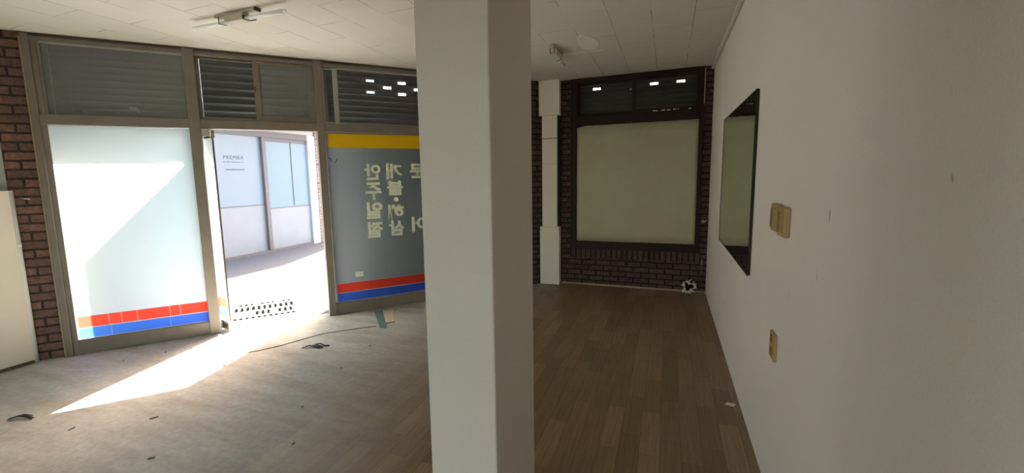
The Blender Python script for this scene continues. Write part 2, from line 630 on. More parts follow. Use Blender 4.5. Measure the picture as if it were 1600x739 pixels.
# cream board with white corner bead on the left wall
o = thing('wainscot_board', (XL, 1.0, 0), 0, 'cream boarded-out lower wall at the far left with white corner bead', 'wall panel', None, 'structure')
box('board', M['wall_cream'], 0.001, 0.05, -0.05, 0.835, 0.025, 1.445, o, 0.004)
mb = MB().tube([(0.028, 0.845, 0.0), (0.028, 0.845, 0.6), (0.028, 0.845, 1.445)], 0.024, 14)
mb.build('corner_bead', M['white_plastic'], o)
mb = MB().tube([(0.028, 0.845, 0.985), (0.028, 0.845, 1.02)], 0.0255, 14)
mb.build('joint_ring', M['white_plastic'], o)
box('base_strip', M['rust'], 0.001, 0.056, -0.05, 0.83, 0.0, 0.024, o)
# little metal stub in the brick beside it
o = thing('pipe_stub', W(-5.235, 0.0, 1.375), ANG, 'small metal stub sticking out of the brick at far left', 'pipe stub')
MB().tube([(-0.02, -0.012, 0.004), (0.035, -0.02, 0.0), (0.055, -0.02, -0.004)], 0.008, 10).build('rod', M['chrome'], o)
MB().tube([(0.0, 0.01, 0.0), (0.0, -0.024, 0.0)], 0.016, 12).build('collar', M['alu_dark'], o)

# ------------------------------------------------------------------ shopfront framing
tr = front('trim_1', 'aged bronze aluminium framing of the shopfront', None)
for a, b in ((-5.10, -5.052), (-4.035, -3.945), (-2.925, -2.85), (-0.95, -0.90)):
    box('post', M['alu'], a, b, -0.03, 0.10, 0, 2.69, tr, 0.004)
box('post_lip', M['alu'], -5.052, -5.015, -0.012, 0.085, 0.0, 2.66, tr, 0.003)
for a, b in ((-5.052, -4.035), (-3.945, -2.925), (-2.85, -0.95)):
    box('transom_bar', M['alu'], a, b, -0.026, 0.08, 1.978, 2.060, tr, 0.004)
    box('head_rail', M['alu'], a, b, -0.020, 0.08, 2.640, 2.672, tr, 0.003)
    box('head_filler', M['alu_dark'], a, b, 0.0, 0.08, 2.672, 2.699, tr)
box('wall_seal', M['strip'], -5.112, -5.098, -0.022, 0.012, 0.0, 2.66, tr, label='ragged mortar bead beside the first post')

# ------------------------------------------------------------------ window 1: left shop window, white film with red and blue bands
def strips(parent, s0, s1, m0, cuts_r, cuts_b, zr=(0.234, 0.333), zb=(0.137, 0.227), top=1.972, white='film_white', first=None):
    e = 0.0016
    wf = MB()
    wf.box(s0, s1, m0, m0 + e, zr[1], top if first is None else first)
    wf.box(s0, s1, m0, m0 + e, zb[1], zr[0])
    wf.box(s0, s1, m0, m0 + e, zb[0] - 0.007, zb[0])
    red, blue = MB(), MB()
    for (z0, z1), cuts, bag in ((zr, cuts_r, red), (zb, cuts_b, blue)):
        xs = [s0 + 0.012] + sorted(cuts) + [s1]
        wf.box(s0, s0 + 0.012, m0, m0 + e, z0, z1)
        for i in range(len(xs) - 1):
            g = 0.0035 if i else 0.0
            bag.box(xs[i] + g, xs[i + 1], m0, m0 + e, z0, z1)
            if g:
                wf.box(xs[i], xs[i] + g, m0, m0 + e, z0, z1)
    red.build('red_band', M['film_red'], parent)
    blue.build('blue_band', M['film_blue'], parent)
    return wf


w = front('window_1', 'left shop window with glowing white film and red and blue bands', None)
box('glass', M['glass'], -5.018, -4.035, 0.000, 0.008, 0.128, 1.978, w)
strips(w, -5.0145, -4.0365, -0.0022, [-4.79, -4.70, -4.585, -4.34, -4.26], [-4.78, -4.345]).build('white_film', M['film_white'], w)
box('kick_panel', M['alu'], -5.015, -4.035, -0.016, 0.05, 0.0, 0.126, w, 0.004)
box('sill_bead', M['alu_dark'], -5.015, -4.035, -0.012, 0.03, 0.126, 0.131, w)

# window 2: right shop window, grey sign film with letters seen from behind
w = front('window_2', 'right shop window with dark sign film and letters seen from behind', None)
box('glass', M['glass_thin'], -2.850, -0.95, 0.000, 0.008, 0.128, 1.978, w)
box('kick_panel', M['alu'], -2.850, -0.95, -0.014, 0.05, 0.0, 0.124, w, 0.004)
box('sill_bead', M['alu_dark'], -2.850, -0.95, -0.010, 0.03, 0.124, 0.130, w)
wf = strips(w, -2.838, -0.955, -0.0022, [], [], (0.238, 0.338), (0.137, 0.232), first=0.342)
wf.build('white_edge', M['film_white'], w)
box('sign_film', M['film_grey'], -2.838, -0.955, -0.0020, -0.0006, 0.342, 1.965, w)
yb = MB()
zs = [(0.0, 1.965), (0.012, 1.964)]
yb.box(-2.826, -0.96, -0.0042, -0.0026, 1.814, 1.962)
yb.build('yellow_band', M['film_yellow'], w, 0.0005)
lt = MB()
rows = {
    (-2.465, -2.285): [('안', 1.645, 1.468), ('주', 1.440, 1.250), ('일', 1.222, 1.034), ('절', 1.004, 0.822)],
    (-2.222, -2.035): [('개', 1.650, 1.472), ('불', 1.455, 1.290), ('해', 1.186, 1.010), ('삼', 1.004, 0.826)],
    (-1.950, -1.770): [('문', 1.645, 1.478), ('어', 1.030, 0.850)],
}
for (a, b), col in rows.items():
    for ch, z1, z0 in col:
        put_glyph(lt, ch, lambda u, v, a=a, b=b, z0=z0, z1=z1: (b - u * (b - a), -0.0040, z0 + v * (z1 - z0)), 0.034)
dot = [(-2.125 + 0.027 * math.cos(k * PI / 9), 1.240 + 0.026 * math.sin(k * PI / 9)) for k in range(18)]
b0 = len(lt.v)
lt.v += [Vector((x, -0.0040, z)) for x, z in dot]
lt.f.append([b0 + i for i in range(18)])
lt.build('lettering', M['film_letter'], w, label='pale letters read backwards from indoors')
box('tape_patch', M['film_letter'], -2.625, -2.537, -0.0042, -0.0028, 0.398, 0.452, w, 0.0005, 'small pale patch low on the film')
sc = MB()
for pts in (((-2.835, 1.712), (-2.815, 1.702), (-2.800, 1.672)), ((-2.818, 1.700), (-2.806, 1.700)), ((-2.775, 1.668), (-2.765, 1.655), (-2.742, 1.700))):
    sc.tube([(x, -0.0045, z) for x, z in pts], 0.0035, 6)
sc.build('torn_nick', M['ink'], w)

# transom lights above
w = front('window_3', 'dusty fixed pane above the left shop window', None)
box('glass', M['glass_dusty'], -5.015, -4.035, 0.014, 0.020, 2.060, 2.640, w)
box('side_bead', M['alu'], -5.012, -4.998, -0.005, 0.03, 2.060, 2.640, w)
box('top_bead', M['sash_pale'], -4.998, -4.035, -0.005, 0.03, 2.627, 2.640, w)
w = front('window_4', 'sliding pair of panes above the open doorway', None)
def sash(parent, s0, s1, m0, z0, z1, mat, gm, wd=0.035):
    f = MB()
    f.box(s0, s0 + wd, m0, m0 + 0.025, z0, z1).box(s1 - wd, s1, m0, m0 + 0.025, z0, z1)
    f.box(s0 + wd, s1 - wd, m0, m0 + 0.025, z0, z0 + wd).box(s0 + wd, s1 - wd, m0, m0 + 0.025, z1 - wd * 0.6, z1)
    o = f.build('sash', mat, parent, 0.002)
    box('pane', gm, s0 + wd, s1 - wd, m0 + 0.010, m0 + 0.015, z0 + wd, z1 - wd * 0.6, o)
    return o
sash(w, -3.945, -3.420, 0.030, 2.064, 2.636, M['alu'], M['glass'], 0.028)
s_ = sash(w, -3.475, -2.935, -0.004, 2.064, 2.636, M['alu'], M['glass_dusty'], 0.055)
MB().tube([(-3.465, -0.012, 2.34), (-3.465, -0.02, 2.36), (-3.465, -0.012, 2.39)], 0.006, 8).build('latch', M['alu_dark'], s_)
w = front('window_6', 'dark glass above the sign film window', None)
sash(w, -2.845, -2.700, 0.030, 2.064, 2.636, M['sash_pale'], M['glass_thin'], 0.022)
f = MB().box(-2.735, -2.690, 0.002, 0.027, 2.064, 2.636).box(-2.69, -0.95, 0.002, 0.027, 2.630, 2.640).box(-2.69, -0.95, 0.002, 0.027, 2.060, 2.068)
o = f.build('sash', M['sash_pale'], w, 0.002)
box('pane', M['glass_thin'], -2.690, -0.95, 0.012, 0.018, 2.068, 2.630, o)

# the frameless street door, folded out against the street
LEAF = math.radians(27)
d = thing('door_1', W(-3.862, -0.012, 0.0), ANG + PI / 2 + LEAF, 'frameless glass street door standing open outwards', None, None, 'structure')
LW = 0.93
box('glass', M['glass'], 0.0, LW, -0.006, 0.006, 0.10, 1.90, d)
wf = strips(d, 0.006, LW - 0.006, 0.0075, [0.40], [0.55], (0.234, 0.333), (0.137, 0.227), 1.88)
wf.build('white_film', M['film_white'], d)
box('top_rail', M['chrome'], -0.005, 0.16, -0.022, 0.022, 1.890, 1.968, d, 0.004, 'chrome patch fitting on top of the door')
box('bottom_rail', M['chrome'], -0.004, LW, -0.020, 0.020, 0.012, 0.105, d, 0.004)
box('edge_seal', M['alu_dark'], -0.010, -0.001, -0.007, 0.007, 0.105, 1.89, d)
h = MB()
for sgn in (-1, 1):
    h.tube([(LW - 0.09, sgn * 0.008, 0.85), (LW - 0.09, sgn * 0.05, 0.85), (LW - 0.09, sgn * 0.05, 1.15), (LW - 0.09, sgn * 0.008, 1.15)], 0.010, 10)
h.build('handle', M['chrome'], d)
# chrome pivot block on the post above the leaf
pv = front('pivot_bracket', 'chrome pivot block at the top of the doorway', 'door fitting', 'structure')
box('block', M['chrome'], -3.944, -3.872, -0.035, 0.045, 1.905, 1.977, pv, 0.004)

# ------------------------------------------------------------------ roller shutters outside the glass
def shutter(parent, x0, x1, y, z0, z1, slots, mat, pitch=0.0605):
    """curved slats; slots maps a row's centre height to slot centres"""
    prof = [(0.000, 0.0), (0.010, 0.010), (0.014, 0.0185), (0.014, 0.042), (0.010, 0.050), (0.0, 0.0585), (-0.003, 0.0605)]
    prof = [(q, r * pitch / 0.0605) for q, r in prof]
    m_ = MB()
    n = int(round((z1 - z0) / pitch))
    for i in range(n):
        zb = z0 + i * pitch
        zc = zb + 0.030
        cs = []
        for zz, xs in slots.items():
            if abs(zz - zc) < pitch / 2:
                cs = sorted(xs)
        x = x0
        for c in cs:
            a, b = c - 0.046, c + 0.046
            m_.grid([[(x, y + q, zb + r) for q, r in prof], [(a, y + q, zb + r) for q, r in prof]])
            m_.grid([[(a, y + q, zb + r) for q, r in prof[:3]], [(b, y + q, zb + r) for q, r in prof[:3]]])
            m_.grid([[(a, y + q, zb + r) for q, r in prof[3:]], [(b, y + q, zb + r) for q, r in prof[3:]]])
            x = b
        m_.grid([[(x, y + q, zb + r) for q, r in prof], [(x1, y + q, zb + r) for q, r in prof]])
    o = m_.build('slat_curtain', mat, parent)
    return solidify(o, 0.0016)


s = front('roller_shutter', 'half-raised grey roller shutter behind the pane over the left shop window', 'roller shutter', None, 'roller shutters of the street front')
shutter(s, -5.02, -4.02, 0.235, 2.035, 2.76, {}, M['slat'])
box('bottom_bar', M['slat'], -5.02, -4.02, 0.23, 0.262, 2.000, 2.036, s, 0.004)
box('guide_rail', M['alu_dark'], -5.075, -5.022, 0.215, 0.285, 0.0, 2.76, s)
s = front('roller_shutter', 'raised dark roller shutter behind the sliding panes over the doorway', 'roller shutter', None, 'roller shutters of the street front')
shutter(s, -3.93, -2.93, 0.235, 2.035, 2.76, {}, M['slat_dark'], 0.0725)
box('bottom_bar', M['slat_dark'], -3.93, -2.93, 0.23, 0.262, 2.000, 2.036, s, 0.004)
s = front('roller_shutter', 'dark closed roller shutter with rows of light slots right of the doorway', 'roller shutter', None, 'roller shutters of the street front')
A = [-2.252 + 0.380 * k for k in range(0, 4)]
B_ = [-2.052 + 0.380 * k for k in range(0, 3)]
shutter(s, -2.745, -0.30, 0.40, 0.035, 2.79, {2.639: A, 2.574: B_, 2.508: A}, M['slat_dark'], 0.0655)
box('bottom_bar', M['slat_dark'], -2.745, -0.30, 0.395, 0.427, 0.0, 0.036, s, 0.004)
box('guide_rail', M['alu_dark'], -2.792, -2.747, 0.38, 0.45, 0.0, 2.79, s)

# ------------------------------------------------------------------ back window: poster film, dark frame, transom
w = thing('window_7', (0, YB, 0), 0, 'dark framed window in the brick wall covered by pale green poster back', None, None, 'structure')
f = MB()
f.box(-1.205, -1.125, -0.025, 0.12, 0.495, 2.70).box(0.325, 0.372, -0.025, 0.12, 0.495, 2.70)
f.box(-1.125, 0.325, -0.025, 0.12, 0.495, 0.595).box(-1.125, 0.325, -0.025, 0.12, 2.109, 2.215)
f.box(-1.125, 0.325, -0.025, 0.12, 2.655, 2.70)
f.build('frame', M['wood_dark'], w, 0.004)
f = MB()
f.box(-1.125, -1.108, -0.005, 0.02, 0.595, 2.109).box(0.313, 0.325, -0.005, 0.02, 0.595, 2.109)
f.box(-1.108, 0.313, -0.005, 0.02, 0.595, 0.607).box(-1.108, 0.313, -0.005, 0.02, 2.097, 2.109)
f.build('glazing_bead', M['wood_dark'], w)
# the poster back sits on the room side of the glass, its edges a little ragged
n = 40
top, bot = [], []
for k in range(n + 1):
    x = -1.121 + k * (0.322 + 1.121) / n
    top.append((x, -0.006, 2.104 - 0.0 * k - (0.022 * max(0, 1 - k / 3.0)) - 0.004 * random.random()))
    bot.append((x, -0.006, 0.598 + 0.003 * random.random()))
rowsp = [bot]
for j in range(1, 12):
    q = j / 12
    rowsp.append([(b[0], -0.006 + 0.0012 * math.sin(b[0] * 9 + j), b[2] * (1 - q) + t[2] * q) for b, t in zip(bot, top)])
rowsp.append(top)
o = MB().grid(rowsp).build('poster_back', M['film_green'], w)
solidify(o, 0.001)
box('glass', M['glass'], -1.125, 0.325, 0.012, 0.018, 0.595, 2.109, w)
for i, (a, b, m0) in enumerate(((-1.125, -0.40, 0.035), (-0.44, 0.325, 0.005))):
    f = MB()
    f.box(a, a + 0.045, m0, m0 + 0.025, 2.215, 2.655).box(b - 0.045, b, m0, m0 + 0.025, 2.215, 2.655)
    f.box(a + 0.045, b - 0.045, m0, m0 + 0.025, 2.215, 2.262).box(a + 0.045, b - 0.045, m0, m0 + 0.025, 2.615, 2.655)
    so = f.build('sash', M['wood_dark'], w, 0.002)
    box('pane', M['glass_thin'], a + 0.045, b - 0.045, m0 + 0.010, m0 + 0.015, 2.262, 2.615, so)
MB().tube([(-0.46, 0.018, 2.515), (-0.46, -0.002, 2.515)], 0.013, 12).build('latch', M['chrome'], w)
box('edge_strip', M['strip'], 0.362, 0.374, -0.034, -0.024, 2.27, 2.68, w, 0.002, 'pale strip down the edge of the frame')
s = thing('roller_shutter', (0, YB, 0), 0, 'dark roller shutter with light slots behind the brick wall window', 'roller shutter')
shutter(s, -1.19, 0.36, 0.16, 0.50, 2.82, {2.571: [-0.898, -0.195, 0.113]}, M['slat_black'])
ch = chips = MB()
for k in range(9):
    x = -0.20 + 0.42 * random.random()
    ch.box(x, x + 0.012 + 0.03 * random.random(), -0.027, -0.024, 2.222 + 0.008 * random.random(), 2.234 + 0.006 * random.random())
ch.build('paint_chip', M['beige'], w)

# ------------------------------------------------------------------ boxed column in the corner
c = thing('corner_column', (-1.478, YB - 0.02, 0), 0, 'cream boxed column in the corner left of the brick wall window', 'column', None, 'structure')
box('top_block', M['column_paint'], -0.150, 0.150, -0.10, 0.0, 2.255, H, c, 0.004)
box('shaft', M['column_paint'], -0.092, 0.112, -0.07, -0.005, 0.79, 2.255, c, 0.003)
box('base_block', M['column_paint'], -0.116, 0.148, -0.11, 0.0, 0.0, 0.79, c, 0.005)
box('side_strip', M['wood_dark'], -0.140, -0.094, -0.06, 0.0, 0.795, 2.25, c)
box('side_strip', M['wood_dark'], 0.114, 0.146, -0.06, 0.0, 0.795, 2.25, c)
box('seam_strip', M['strip'], -0.093, 0.113, -0.073, -0.06, 1.955, 1.968, c)
box('seam_strip', M['beige'], -0.093, 0.113, -0.0715, -0.06, 1.625, 1.630, c)

# ------------------------------------------------------------------ mirror, switches, socket on the right wall
m_ = thing('mirror', (XR - 0.001, 3.72, 1.40), 0, 'wide dark-edged mirror on the plain wall reflecting the poster window', 'mirror')
y0, y1, z0, z1 = -0.795, 0.775, -0.535, 0.53
box('backing', M['mirror_edge'], -0.012, 0.0, y0, y1, z0, z1, m_)
box('mirror_glass', M['mirror'], -0.0145, -0.0122, y0 + 0.004, y1 - 0.004, z0 + 0.004, z1 - 0.004, m_)
f = MB()
f.box(-0.0165, -0.010, y0 - 0.003, y0 + 0.005, z0 - 0.003, z1 + 0.003).box(-0.0165, -0.010, y1 - 0.005, y1 + 0.003, z0 - 0.003, z1 + 0.003)
f.box(-0.0165, -0.010, y0 + 0.005, y1 - 0.005, z0 - 0.003, z0 + 0.005).box(-0.0165, -0.010, y0 + 0.005, y1 - 0.005, z1 - 0.005, z1 + 0.003)
f.build('frame', M['mirror_edge'], m_, 0.001)


def switch(y, z, label):
    o = thing('light_switch', (XR, y, z), 0, label, 'light switch', 'yellowed switches on the plain wall')
    box('plate', M['tan'], -0.024, -0.0005, -0.058, 0.058, -0.061, 0.061, o, 0.005)
    box('rocker', M['tan_dark'], -0.030, -0.0235, 0.008, 0.040, -0.044, 0.040, o, 0.002)
    box('rocker', M['tan'], -0.0275, -0.0235, -0.038, 0.004, -0.044, 0.040, o, 0.002)
    return o


switch(2.283, 1.268, 'yellowed light switch on the plain wall, the one nearer the mirror')
switch(2.150, 1.262, 'yellowed light switch on the plain wall, the one farther from the mirror')
o = thing('wall_socket', (XR, 2.228, 0.696), 0, 'low yellowed wall socket below the pair of light switches', 'wall socket')
box('plate', M['tan'], -0.012, -0.0005, -0.050, 0.050, -0.060, 0.060, o, 0.004)
for zz in (-0.028, 0.028):
    MB().tube([(-0.011, 0.008, zz), (-0.0145, 0.008, zz)], 0.021, 18).build('receptacle', M['tan_dark'], o)
    hh = MB()
    for k in (-1, 1):
        hh.tube([(-0.0142, 0.008 + k * 0.009, zz), (-0.0152, 0.008 + k * 0.009, zz)], 0.003, 8)
    hh.build('pin_hole', M['black'], o)

# ------------------------------------------------------------------ ceiling lamps
def twin_tube(x0, x1, z, y):
    mb = MB()
    for k in (-1, 1):
        mb.tube([(x0, y + k * 0.013, z), (x1, y + k * 0.013, z)], 0.0095, 12)
    e = x1 + (0.012 if x1 > x0 else -0.012)
    mb.tube([(x1, y - 0.013, z), (e, y - 0.006, z), (e, y + 0.006, z), (x1, y + 0.013, z)], 0.0088, 12)
    return mb


def lamp(loc, rotz, label, both):
    o = thing('ceiling_lamp', loc, rotz, label, 'ceiling lamp', 'old tube lamp fittings on the ceiling')
    box('channel', M['lamp_metal'], -0.205, 0.205, -0.024, 0.024, -0.022, 0.0, o, 0.004)
    box('end_cap', M['rust'], 0.192, 0.208, -0.026, 0.026, -0.024, -0.001, o, 0.003)
    box('socket', M['lamp_metal'], -0.095, 0.085, -0.034, 0.034, -0.072, -0.020, o, 0.005)
    box('socket_slot', M['black'], 0.083, 0.088, -0.028, 0.028, -0.066, -0.040, o)
    twin_tube(0.080, 0.44, -0.058, 0.0).build('tube', M['tube'], o)
    if both:
        twin_tube(-0.090, -0.45, -0.058, 0.0).build('tube', M['tube'], o)
    cl = MB().tube([(0.10, -0.03, -0.045), (0.10, -0.032, -0.072), (0.13, 0.0, -0.078), (0.16, 0.022, -0.070)], 0.004, 8)
    cl.build('clip', M['rust'], o)
    cl = MB().tube([(-0.16, -0.022, -0.015), (-0.16, -0.024, -0.068), (-0.14, 0.02, -0.068), (-0.14, 0.022, -0.015)], 0.004, 8)
    cl.build('clip', M['rust'], o)
    return o


lamp((-2.935, 2.445, H), 0.015, 'old ceiling lamp with two white tubes above the dusty floor', True)
lamp((-1.062, 4.44, H), PI / 2 + 0.03, 'old ceiling lamp with one tube left, near the cream corner column', False)

# plaster marks left on the ceiling
o = MB()
pts = []
for k in range(28):
    a = 2 * PI * k / 28
    r = 0.145 * (1 + 0.08 * math.sin(3 * a + 1) + 0.04 * random.random())
    pts.append((r * math.cos(a) * 0.60, r * math.sin(a) * 1.75))
o.prism(pts, -0.002, 0.0)
q = o.build('ceiling_patch', M['plaster'])
q.location = (-0.735, 4.36, H)
tag(q, 'round pale plaster patch on the ceiling beside the one-tube lamp', 'plaster patch')
o = MB().prism([(-0.22, -0.022), (0.21, -0.014), (0.22, 0.0), (0.21, 0.012), (-0.22, 0.026)], -0.005, 0.0)
q = o.build('ceiling_strip', M['plaster'])
q.location = (-0.83, 4.66, H)
q.rotation_euler = (0, 0, 0.0)
tag(q, 'narrow pale plaster strip on the ceiling by the one-tube lamp', 'plaster strip')

# ------------------------------------------------------------------ bits along the foot of the back wall
o = thing('drain_stub', (0.27, YB - 0.05, 0.0), 0, 'torn drain stub wrapped in crumpled plastic at the foot of the brick wall', 'drain pipe')
MB().tube([(0, 0.045, 0.075), (0, -0.02, 0.072)], 0.040, 20).build('pipe', M['black'], o)
cr = MB()
ringp = []
for k in range(33):
    a = 2 * PI * k / 32
    rr = 0.060 + 0.016 * math.sin(3 * a + 1) + 0.009 * math.sin(11 * a + 2)
    ringp.append((rr * math.cos(a), -0.018 + 0.012 * math.sin(4 * a), 0.082 + rr * math.sin(a) * 0.95))
cr.tube(ringp, 0.009, 7, False, [0.0100 + 0.008 * math.sin(7.3 * k) for k in range(33)])
cr.build('plastic_wrap', M['chip_pale'], o)
for k in range(12):
    a = PI * (1.15 + 0.7 * random.random())
    p = Vector((0.05 * math.cos(a), -0.03, 0.045 + 0.02 * math.sin(a)))
    e = p + Vector((random.uniform(-0.03, 0.03), -0.03, random.uniform(-0.03, 0.01)))
    e.z = max(e.z, 0.008)
    MB().tube([p, (p + e) / 2 + Vector((0, 0, 0.01)), e], 0.007, 6).build('torn_shred', M['chip_pale'], o)
for k in range(9):
    a = random.uniform(0.1, PI - 0.1)
    p = Vector((0.066 * math.cos(a), -0.02, 0.09 + 0.062 * math.sin(a)))
    e = p + Vector((0.022 * math.cos(a) + random.uniform(-0.015, 0.015), -0.022, 0.018 * math.sin(a) + random.uniform(-0.02, 0.01)))
    MB().tube([p, e], 0.0035, 6).build('torn_shred', M['chip_pale'], o)
o = thing('wall_pipe', (0.408, YB, 0.33), 0, 'short bare metal pipe on the brick right of the window, low down', 'pipe')
MB().tube([(0, -0.018, -0.10), (0, -0.018, 0.09)], 0.010, 12).build('pipe', M['chrome'], o)
MB().tube([(0, -0.018, -0.005), (0, -0.018, 0.028)], 0.015, 12).build('coupling', M['alu_dark'], o)
MB().tube([(0, 0.0, 0.085), (0, -0.018, 0.085)], 0.012, 12).build('bracket', M['alu_dark'], o)
o = thing('wall_hook', (0.405, YB, 0.885), 0, 'small bright metal hook on the brick between window and mirror', 'hook')
MB().tube([(-0.03, -0.014, 0.0), (0.02, -0.02, -0.004), (0.035, -0.016, 0.02)], 0.009, 10).build('hook', M['chrome'], o)
MB().tube([(0.0, 0.0, 0.0), (0.0, -0.016, 0.0)], 0.018, 14).build('base', M['sash_pale'], o)

# ------------------------------------------------------------------ loose things on the floor
edge = [(-2.69, 3.545), (-2.86, 3.385), (-3.04, 3.205), (-3.13, 3.00), (-3.195, 2.822), (-3.29, 2.66), (-3.40, 2.56), (-3.52, 2.60)]
e0, e1 = W(-2.52, -0.045), W(-3.80, -0.045)
q = MB().prism([(e0.x, e0.y), (-3.045, 3.915)] + edge + [(-3.72, 2.86), (e1.x, e1.y)], 0.0005, 0.004).build('vinyl_sheet', M['sheet'])
tag(q, 'loose piece of vinyl sheet lying inside the doorway with a lifted thin edge', 'vinyl sheet')
ln = MB().tube([(x, y - 0.004, 0.0035) for x, y in edge[:-1]], 0.0022, 6)
ln.build('edge_line', M['chip'], q)
q = MB().prism([(-3.005, 3.930), (-2.625, 3.512), (-2.555, 3.522), (-2.945, 3.998)], 0.0042, 0.0065).build('tape_strip', M['teal'])
tag(q, 'teal tape strip stuck to the floor below the sign film window', 'tape')
q = MB().prism([(-2.940, 4.000), (-2.655, 3.655), (-2.590, 3.715), (-2.860, 4.085)], 0.0005, 0.0042).build('vinyl_offcut', M['beige'])
tag(q, 'pale beige vinyl offcut beside the teal tape', 'vinyl offcut')
MB().tube([(-2.655, 3.652, 0.002), (-2.585, 3.712, 0.002)], 0.0035, 6).build('dark_edge', M['chip'], q)


def curl(loc, rot, label, pieces):
    o = thing('rubber_scrap', loc, rot, label, 'scrap')
    for pts, wd in pieces:
        rows_ = [[(x, y + wd * (k - 1) / 2, z + (0.004 if k == 1 else 0)) for x, y, z in pts] for k in range(3)]
        solidify(MB().grid(rows_).build('strip', M['char'], o), 0.003)
    return o


curl((-2.87, 2.885, 0.006), 0.3, 'black curled rubber scrap on the pale floor near the door', [
    ([(-0.10, -0.03, 0.0), (-0.05, 0.0, 0.012), (0.0, 0.005, 0.004), (0.06, -0.02, 0.0)], 0.022),
    ([(-0.02, 0.05, 0.004), (0.03, 0.045, 0.016), (0.08, 0.03, 0.004), (0.12, 0.04, 0.0)], 0.022),
    ([(-0.04, 0.03, 0.0), (0.02, 0.022, 0.01), (0.08, -0.01, 0.0)], 0.018)])
curl((-3.79, 1.312, 0.006), 0.5, 'black curled rubber scrap on the floor near the cream board', [
    ([(-0.07, 0.0, 0.0), (-0.02, 0.01, 0.012), (0.04, 0.005, 0.004), (0.08, -0.015, 0.0)], 0.024),
    ([(-0.05, 0.025, 0.0), (0.0, 0.02, 0.012), (0.05, 0.02, 0.0)], 0.016)])
spots = [(-3.33, 1.36, 0.02), (-2.98, 1.62, 0.026), (-2.35, 2.62, 0.014), (-2.18, 2.05, 0.022), (-4.06, 2.36, 0.02), (-3.93, 2.50, 0.016),
         (-1.62, 2.95, 0.024), (-1.92, 1.72, 0.02), (-2.42, 3.08, 0.014), (-3.30, 2.34, 0.022), (-4.22, 2.12, 0.018), (-2.55, 1.35, 0.02)]
for i, (x, y, r) in enumerate(spots):
    pts = []
    k0 = random.random() * 6
    for k in range(7):
        a = 2 * PI * k / 7
        rr = 0.6 * r * random.uniform(0.55, 1.1)
        c_, s_ = rr * math.cos(a) * 1.5, rr * math.sin(a) * 0.7
        pts.append((c_ * math.cos(k0) - s_ * math.sin(k0), c_ * math.sin(k0) + s_ * math.cos(k0)))
    q = MB().prism(pts, 0.0, 0.004).build('floor_chip', M['chip'])
    q.location = (x, y, 0.0006 + (0.004 if i == 9 else 0))
    tag(q, 'tiny dark paint chip lying on the dusty pale floor', 'paint chip', 'dark paint chips scattered over the dusty floor')
q = MB().prism([(-0.03, -0.012), (0.02, -0.02), (0.035, 0.008), (-0.01, 0.02)], 0, 0.006).build('plaster_chip', M['chip_pale'])
q.location = (0.405, 3.02, 0.0006)
tag(q, 'pale plaster chip on the brown floor against the plain wall', 'plaster chip')

# ------------------------------------------------------------------ the street
tag(MB().prism([(-14, -8), (8, -8), (8, 22), (-14, 22)], -0.30, -0.062).build('street_ground', M['concrete']), 'sunlit pale concrete street', kind='structure')
ga, gb = W(-9.0, 0.101), W(3.0, 0.101)
gc, gd = W(3.0, 6.2), W(-9.0, 6.2)
tag(MB().prism([(ga.x, ga.y), (gb.x, gb.y), (gc.x, gc.y), (gd.x, gd.y)], -0.062, -0.012).build('pavement', M['concrete']),
    'bright sunlit pavement outside the door', kind='structure')
cn = front('shade_slab', 'unseen concrete slab added over the shopfront to shade the shutter slots', None)  # unseen slab, added so the sun misses the shutter slots
box('slab', M['concrete'], -5.8, 0.3, 0.21, 1.0, 3.0, 3.16, cn)
box('lintel', M['concrete'], -5.6, 0.0, 0.11, 0.55, 2.80, 3.0, cn)
cn = thing('shade_slab', (0, YB, 0), 0, 'unseen concrete eave added to keep sun off the brick wall window', None, None, 'structure')  # added eave, keeps sun beams out of the back shutter slots
box('slab', M['concrete'], -1.5, 0.7, 0.21, 1.3, 2.95, 3.1, cn)

# drain grate in front of the door
g = front('drain_grate', 'slotted steel drain grate in the pavement outside the door', 'drain grate', 'thing')
box('plate', M['steel_grate'], -3.92, -3.19, 0.32, 1.05, -0.012, -0.004, g, 0.002)
for mm_, ln_, ks, sh in ((0.345, 0.085, range(0, 11), 0.02), (0.475, 0.17, (4, 5, 6, 8, 9, 10), 0.0), (0.69, 0.19, range(0, 11), 0.02), (0.93, 0.09, (1, 2, 3, 5, 6, 7, 9, 10), 0.0)):
    for k in ks:
        s0 = -3.885 + 0.0585 * k + sh
        box('slot', M['black'], s0, s0 + 0.034, mm_, mm_ + ln_, -0.0045, -0.0030, g)

# opposite shop: facade runs parallel to the plain wall, 7.8 m away
b = thing('street_shop', (-7.8, 0, -0.012), 0, 'opposite shop with pale blue glazed front seen through the open door', 'building')
box('wall', M['render'], -4.0, -0.02, 2.0, 10.8, 0, 8.6, b)
f = MB()
f.box(-0.02, 0.05, 3.2, 8.02, 2.40, 2.52).box(-0.02, 0.05, 3.2, 8.02, 0, 0.05)
f.build('frame', M['mull'], b)
box('head_panel', M['render'], -0.02, 0.02, 3.2, 8.25, 2.52, 2.95, b)
for y in (4.20, 6.80):
    box('mullion', M['mull'], -0.02, 0.07, y - 0.045, y + 0.045, 0.05, 2.40, b, 0.004)
box('thin_mullion', M['mull'], 0.0, 0.012, 7.545, 7.565, 0.95, 2.33, b)
box('pane', M['pane_white'], -0.018, 0.0, 4.245, 6.755, 1.02, 2.40, b)
box('pane', M['pane_blue'], -0.018, 0.0, 6.845, 8.02, 0.93, 2.32, b, label='pale blue glazed bay')
box('pane_head', M['mull'], -0.018, 0.012, 6.845, 8.02, 2.32, 2.40, b)
box('lower_pane', M['pane_low'], -0.018, 0.002, 4.245, 6.755, 0.05, 1.0, b)
box('lower_pane', M['pane_low'], -0.018, 0.002, 6.845, 8.02, 0.05, 0.91, b)
